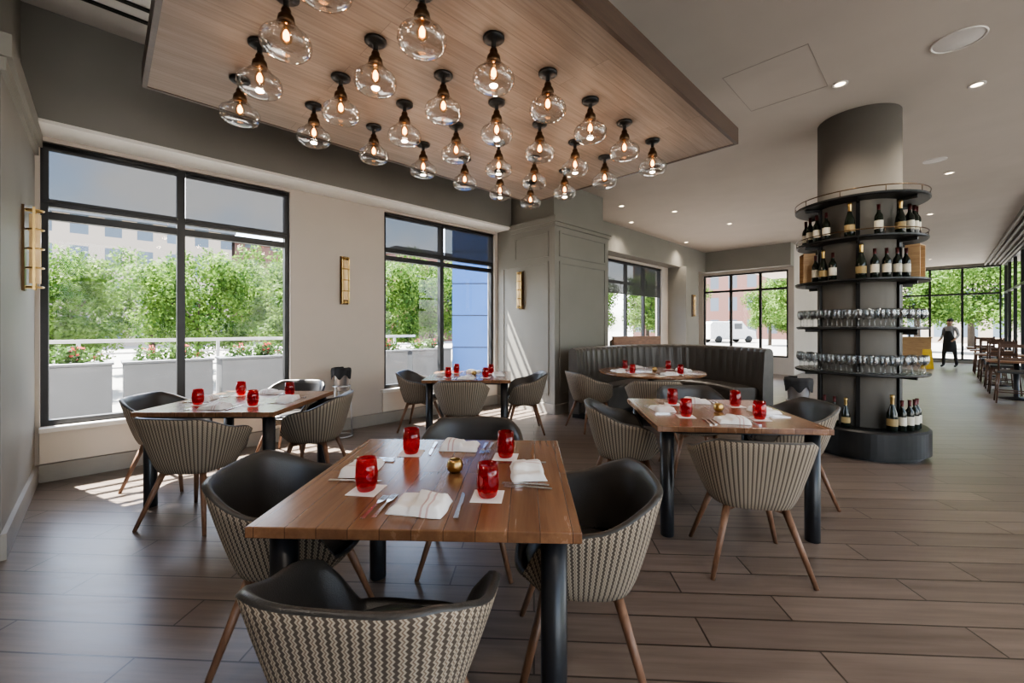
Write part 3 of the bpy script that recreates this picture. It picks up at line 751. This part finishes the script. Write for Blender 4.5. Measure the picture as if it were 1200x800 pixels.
for k in range(26):
    a=rb.uniform(0,6.28); z=rb.uniform(1.1,3.7); rr=1.25*math.sqrt(max(.05,1-((z-2.3)/1.75)**2))*rb.uniform(.6,1.0)
    bl.append((rr*math.cos(a),rr*math.sin(a),z,rb.uniform(.32,.62)))
tm=leaves(bl,11000,.068,5).mesh('foliage',m_leaf); mk('foliage',tm,parent=tree)
b=MB().tube((0,0,-.14),(0.02,0,1.8),.11,.07)
for k in range(5):
    a=k*1.26; b.tube((0.02,0,1.3+.1*k),(.8*math.cos(a),.8*math.sin(a),2.4),.05,.02)
b.obj('trunk',m_bark,parent=tree)
for s,t,sc_ in [(-3.6,14.6,.86),(-.9,14.2,.84),(1.9,14.6,.90),(4.6,14.2,.94),(-2.4,18.8,1.0),(1.2,19.2,1.0),(4.8,19.2,1.1),(7.4,14.6,1.0),(10.2,15.5,1.15),(13.6,14.6,1.1),(9.2,20.5,1.2),(24,17,1.4),(29.5,15.5,1.4),(35,17,1.5),(33,-4,1.5),(36,1.0,1.6),(33,6,1.5),(43,-1.5,1.9),(27,-8,1.6),(33,-10,1.7),(21,-8,1.5),(46,20,1.8),(40,10,1.3),(3,-12,1.5),(9,-13,1.5)]:
    place(tree,W(s,t),random.uniform(0,6.28),scale=sc_)
pl=mk('planter_box',None,label='grey metal patio planter with green shrubs and red flowers',category='planter',group='planters along the terrace')
MB().box(-.55,.55,-.25,.25,-.14,.86).box(-.57,.57,-.27,.27,.86,.90).obj('planter',m_planter,parent=pl,bevel=.01)
leaves([(-.3,0,.95,.16),(0,.05,.97,.18),(.3,0,.95,.16),(.15,.05,1.0,.13)],650,.04,9).obj('shrub',m_shrub,parent=pl)
leaves([(-.25,0,1.04,.10),(.2,-.03,1.05,.10),(.4,0,.98,.08)],70,.03,11).obj('flowers',m_flower,parent=pl)
for k in range(8): place(pl,W(-2.9+1.22*k,8.75),TH)
rl=mk('terrace_railing',None,loc=W(0,9.9,0),rot=TH,label='white metal terrace railing with horizontal rails',category='railing')
MB().box(-6,6.0,-.03,.03,1.15,1.21).box(-6,6.0,-.02,.02,.95,.98).box(-6,6.0,-.02,.02,.7,.73).obj('rail',m_rail,parent=rl)
for k in range(7): MB().box(-6+1.9*k-.025,-6+1.9*k+.025,-.025,.025,-.14,1.15).obj('post',m_rail,parent=rl)
for s0,s1 in [(-1.2,1.9),(2.4,5.3)]:
    lv=mk('sun_louver',None,loc=W(0,0,0),rot=TH,label='dark metal horizontal sun louver awning above window',category='awning',group='sun louvers above the windows')
    b=MB()
    for k in range(9): b.box(s0,s1,6.05+.20*k,6.105+.20*k,3.70,3.72)
    b.obj('slats',m_frame,parent=lv)
    b=MB()
    for s in (s0,s1-.04): b.box(s,s+.04,5.97,7.75,3.72,3.77)
    b.obj('side_arm',m_frame,parent=lv)
b=MB().box(-1.35,1.1,0,1.6,-.14,4.1,0)
o=b.obj('blue_kiosk',[m_blue],loc=(-.15,10.5,0),label='small blue clad outbuilding on the terrace',category='building')
b=MB()
for z in (.9,1.7,2.5,3.3): b.box(-1.36,1.11,-.01,0,z,z+.02)
b.obj('cladding_seam',m_frame,parent=o)
def bld(name,s0,s1,t0,t1,h,mat,label):
    o=MB().box(s0,s1,t0,t1,-.14,h).obj(name,mat,rot=TH,label=label,category='building')
    MB().box(s0-.3,s1+.3,t0-.3,t1+.3,h,h+.5).obj('cornice',m_planter,parent=o)
    return o
bld('building',-14,8.5,46,58,10.0,m_facA,'pale brick apartment building beyond the trees')
bld('building',9.5,20,50,62,10.0,m_facB,'red brick building beyond the trees')
bld('building',21,46,38,50,9,m_facB,'long red brick building across the street')
bld('building',60,70,6,34,12,m_facB,'red brick building at the end of the street')
bld('building',58,70,-22,4,9,m_facA,'pale building beyond the entry glazing')
van=mk('van',None,loc=(21.6,42,-.14),rot=R(10),label='white delivery van parked on the street',category='van')
b=MB(); pr_=[(-2.5,.35),(-2.5,1.9),(-2.3,2.1),(1.0,2.1),(1.7,1.35),(2.5,1.15),(2.6,.35)]
n=len(pr_); b.add([(x,-.95,z) for x,z in pr_]+[(x,.95,z) for x,z in pr_],[tuple(range(n))[::-1],tuple(range(n,2*n))]+[(i,(i+1)%n,n+(i+1)%n,n+i) for i in range(n)])
b.obj('body',m_van,parent=van,bevel=.08)
MB().box(.1,.95,-.96,.96,1.35,1.9).add([(1.06,-.8,2.02),(1.06,.8,2.02),(1.68,.8,1.4),(1.68,-.8,1.4)],[(0,1,2,3)]).obj('window',m_carglass,parent=van)
for x in (-1.6,1.7):
    for y in (-.98,.78): MB().tube((x,y,.35),(x,y+.2,.35),.35,seg=24).obj('wheel',m_tire,parent=van)

# ------------------------------------------------------------ light
sun=bpy.data.lights.new('sun','SUN'); sun.energy=34; sun.angle=R(.5); sun.color=(1,.95,.88)
so=bpy.data.objects.new('sun',sun); C.objects.link(so)
sd=W(.20,-.56,-1)
so.rotation_euler=sd.to_track_quat('-Z','Y').to_euler()
so.location=(-10,5,20)
w=bpy.data.worlds.new('sky'); bpy.context.scene.world=w; w.use_nodes=True
n=w.node_tree.nodes;l=w.node_tree.links; bg=n['Background']
sk=n.new('ShaderNodeTexSky'); sk.sky_type='NISHITA'; sk.sun_disc=False; sk.sun_elevation=R(58); sk.sun_rotation=R(-80); sk.dust_density=1.5
tc=n.new('ShaderNodeTexCoord'); no=n.new('ShaderNodeTexNoise'); no.inputs['Scale'].default_value=3.5; no.inputs['Detail'].default_value=8
l.new(tc.outputs['Generated'],no.inputs['Vector'])
r=n.new('ShaderNodeValToRGB'); r.color_ramp.elements[0].position=.42; r.color_ramp.elements[1].position=.6
mx=n.new('ShaderNodeMix'); mx.data_type='RGBA'; l.new(no.outputs['Fac'],r.inputs['Fac']); l.new(r.outputs['Color'],mx.inputs[0])
l.new(sk.outputs[0],mx.inputs[6]); mx.inputs[7].default_value=(5.5,5.5,5.6,1)
l.new(mx.outputs[2],bg.inputs['Color']); bg.inputs['Strength'].default_value=.70
def portal(s,t,z,w_,h_,yaw):
    ld=bpy.data.lights.new('window_portal','AREA'); ld.shape='RECTANGLE'; ld.size=w_; ld.size_y=h_; ld.cycles.is_portal=True
    o=bpy.data.objects.new('window_portal',ld); C.objects.link(o); o.location=W(s,t,z)
    d=Matrix.Rotation(TH,3,'Z')@Vector(yaw); o.rotation_euler=d.to_track_quat('-Z','Z').to_euler()
portal(.63,5.97,1.82,2.1,2.6,(0,-1,0)); portal(4.07,5.97,1.82,2.2,2.6,(0,-1,0)); portal(10.35,5.97,1.82,2.9,2.6,(0,-1,0))
portal(14.72,4.37,1.82,2.45,2.6,(-1,0,0)); portal(24.25,.5,1.95,4.2,3.6,(-1,0,0)); portal(18.1,-1.85,1.95,11.8,3.6,(0,1,0)); portal(4.25,-4.72,1.95,14.5,3.6,(0,1,0))

# ------------------------------------------------------------ camera
cam=bpy.data.cameras.new('camera'); co=bpy.data.objects.new('camera',cam); C.objects.link(co)
co.location=(0,0,1.42); co.rotation_euler=(math.pi/2,0,0); cam.sensor_width=36; cam.lens=490/1200*36; cam.shift_y=-17/1200; cam.clip_start=.05; cam.clip_end=500
bpy.context.scene.camera=co
vs_=bpy.context.scene.view_settings; vs_.view_transform='AgX'; vs_.exposure=1.0
try: vs_.look='AgX - Medium High Contrast'
except Exception: pass
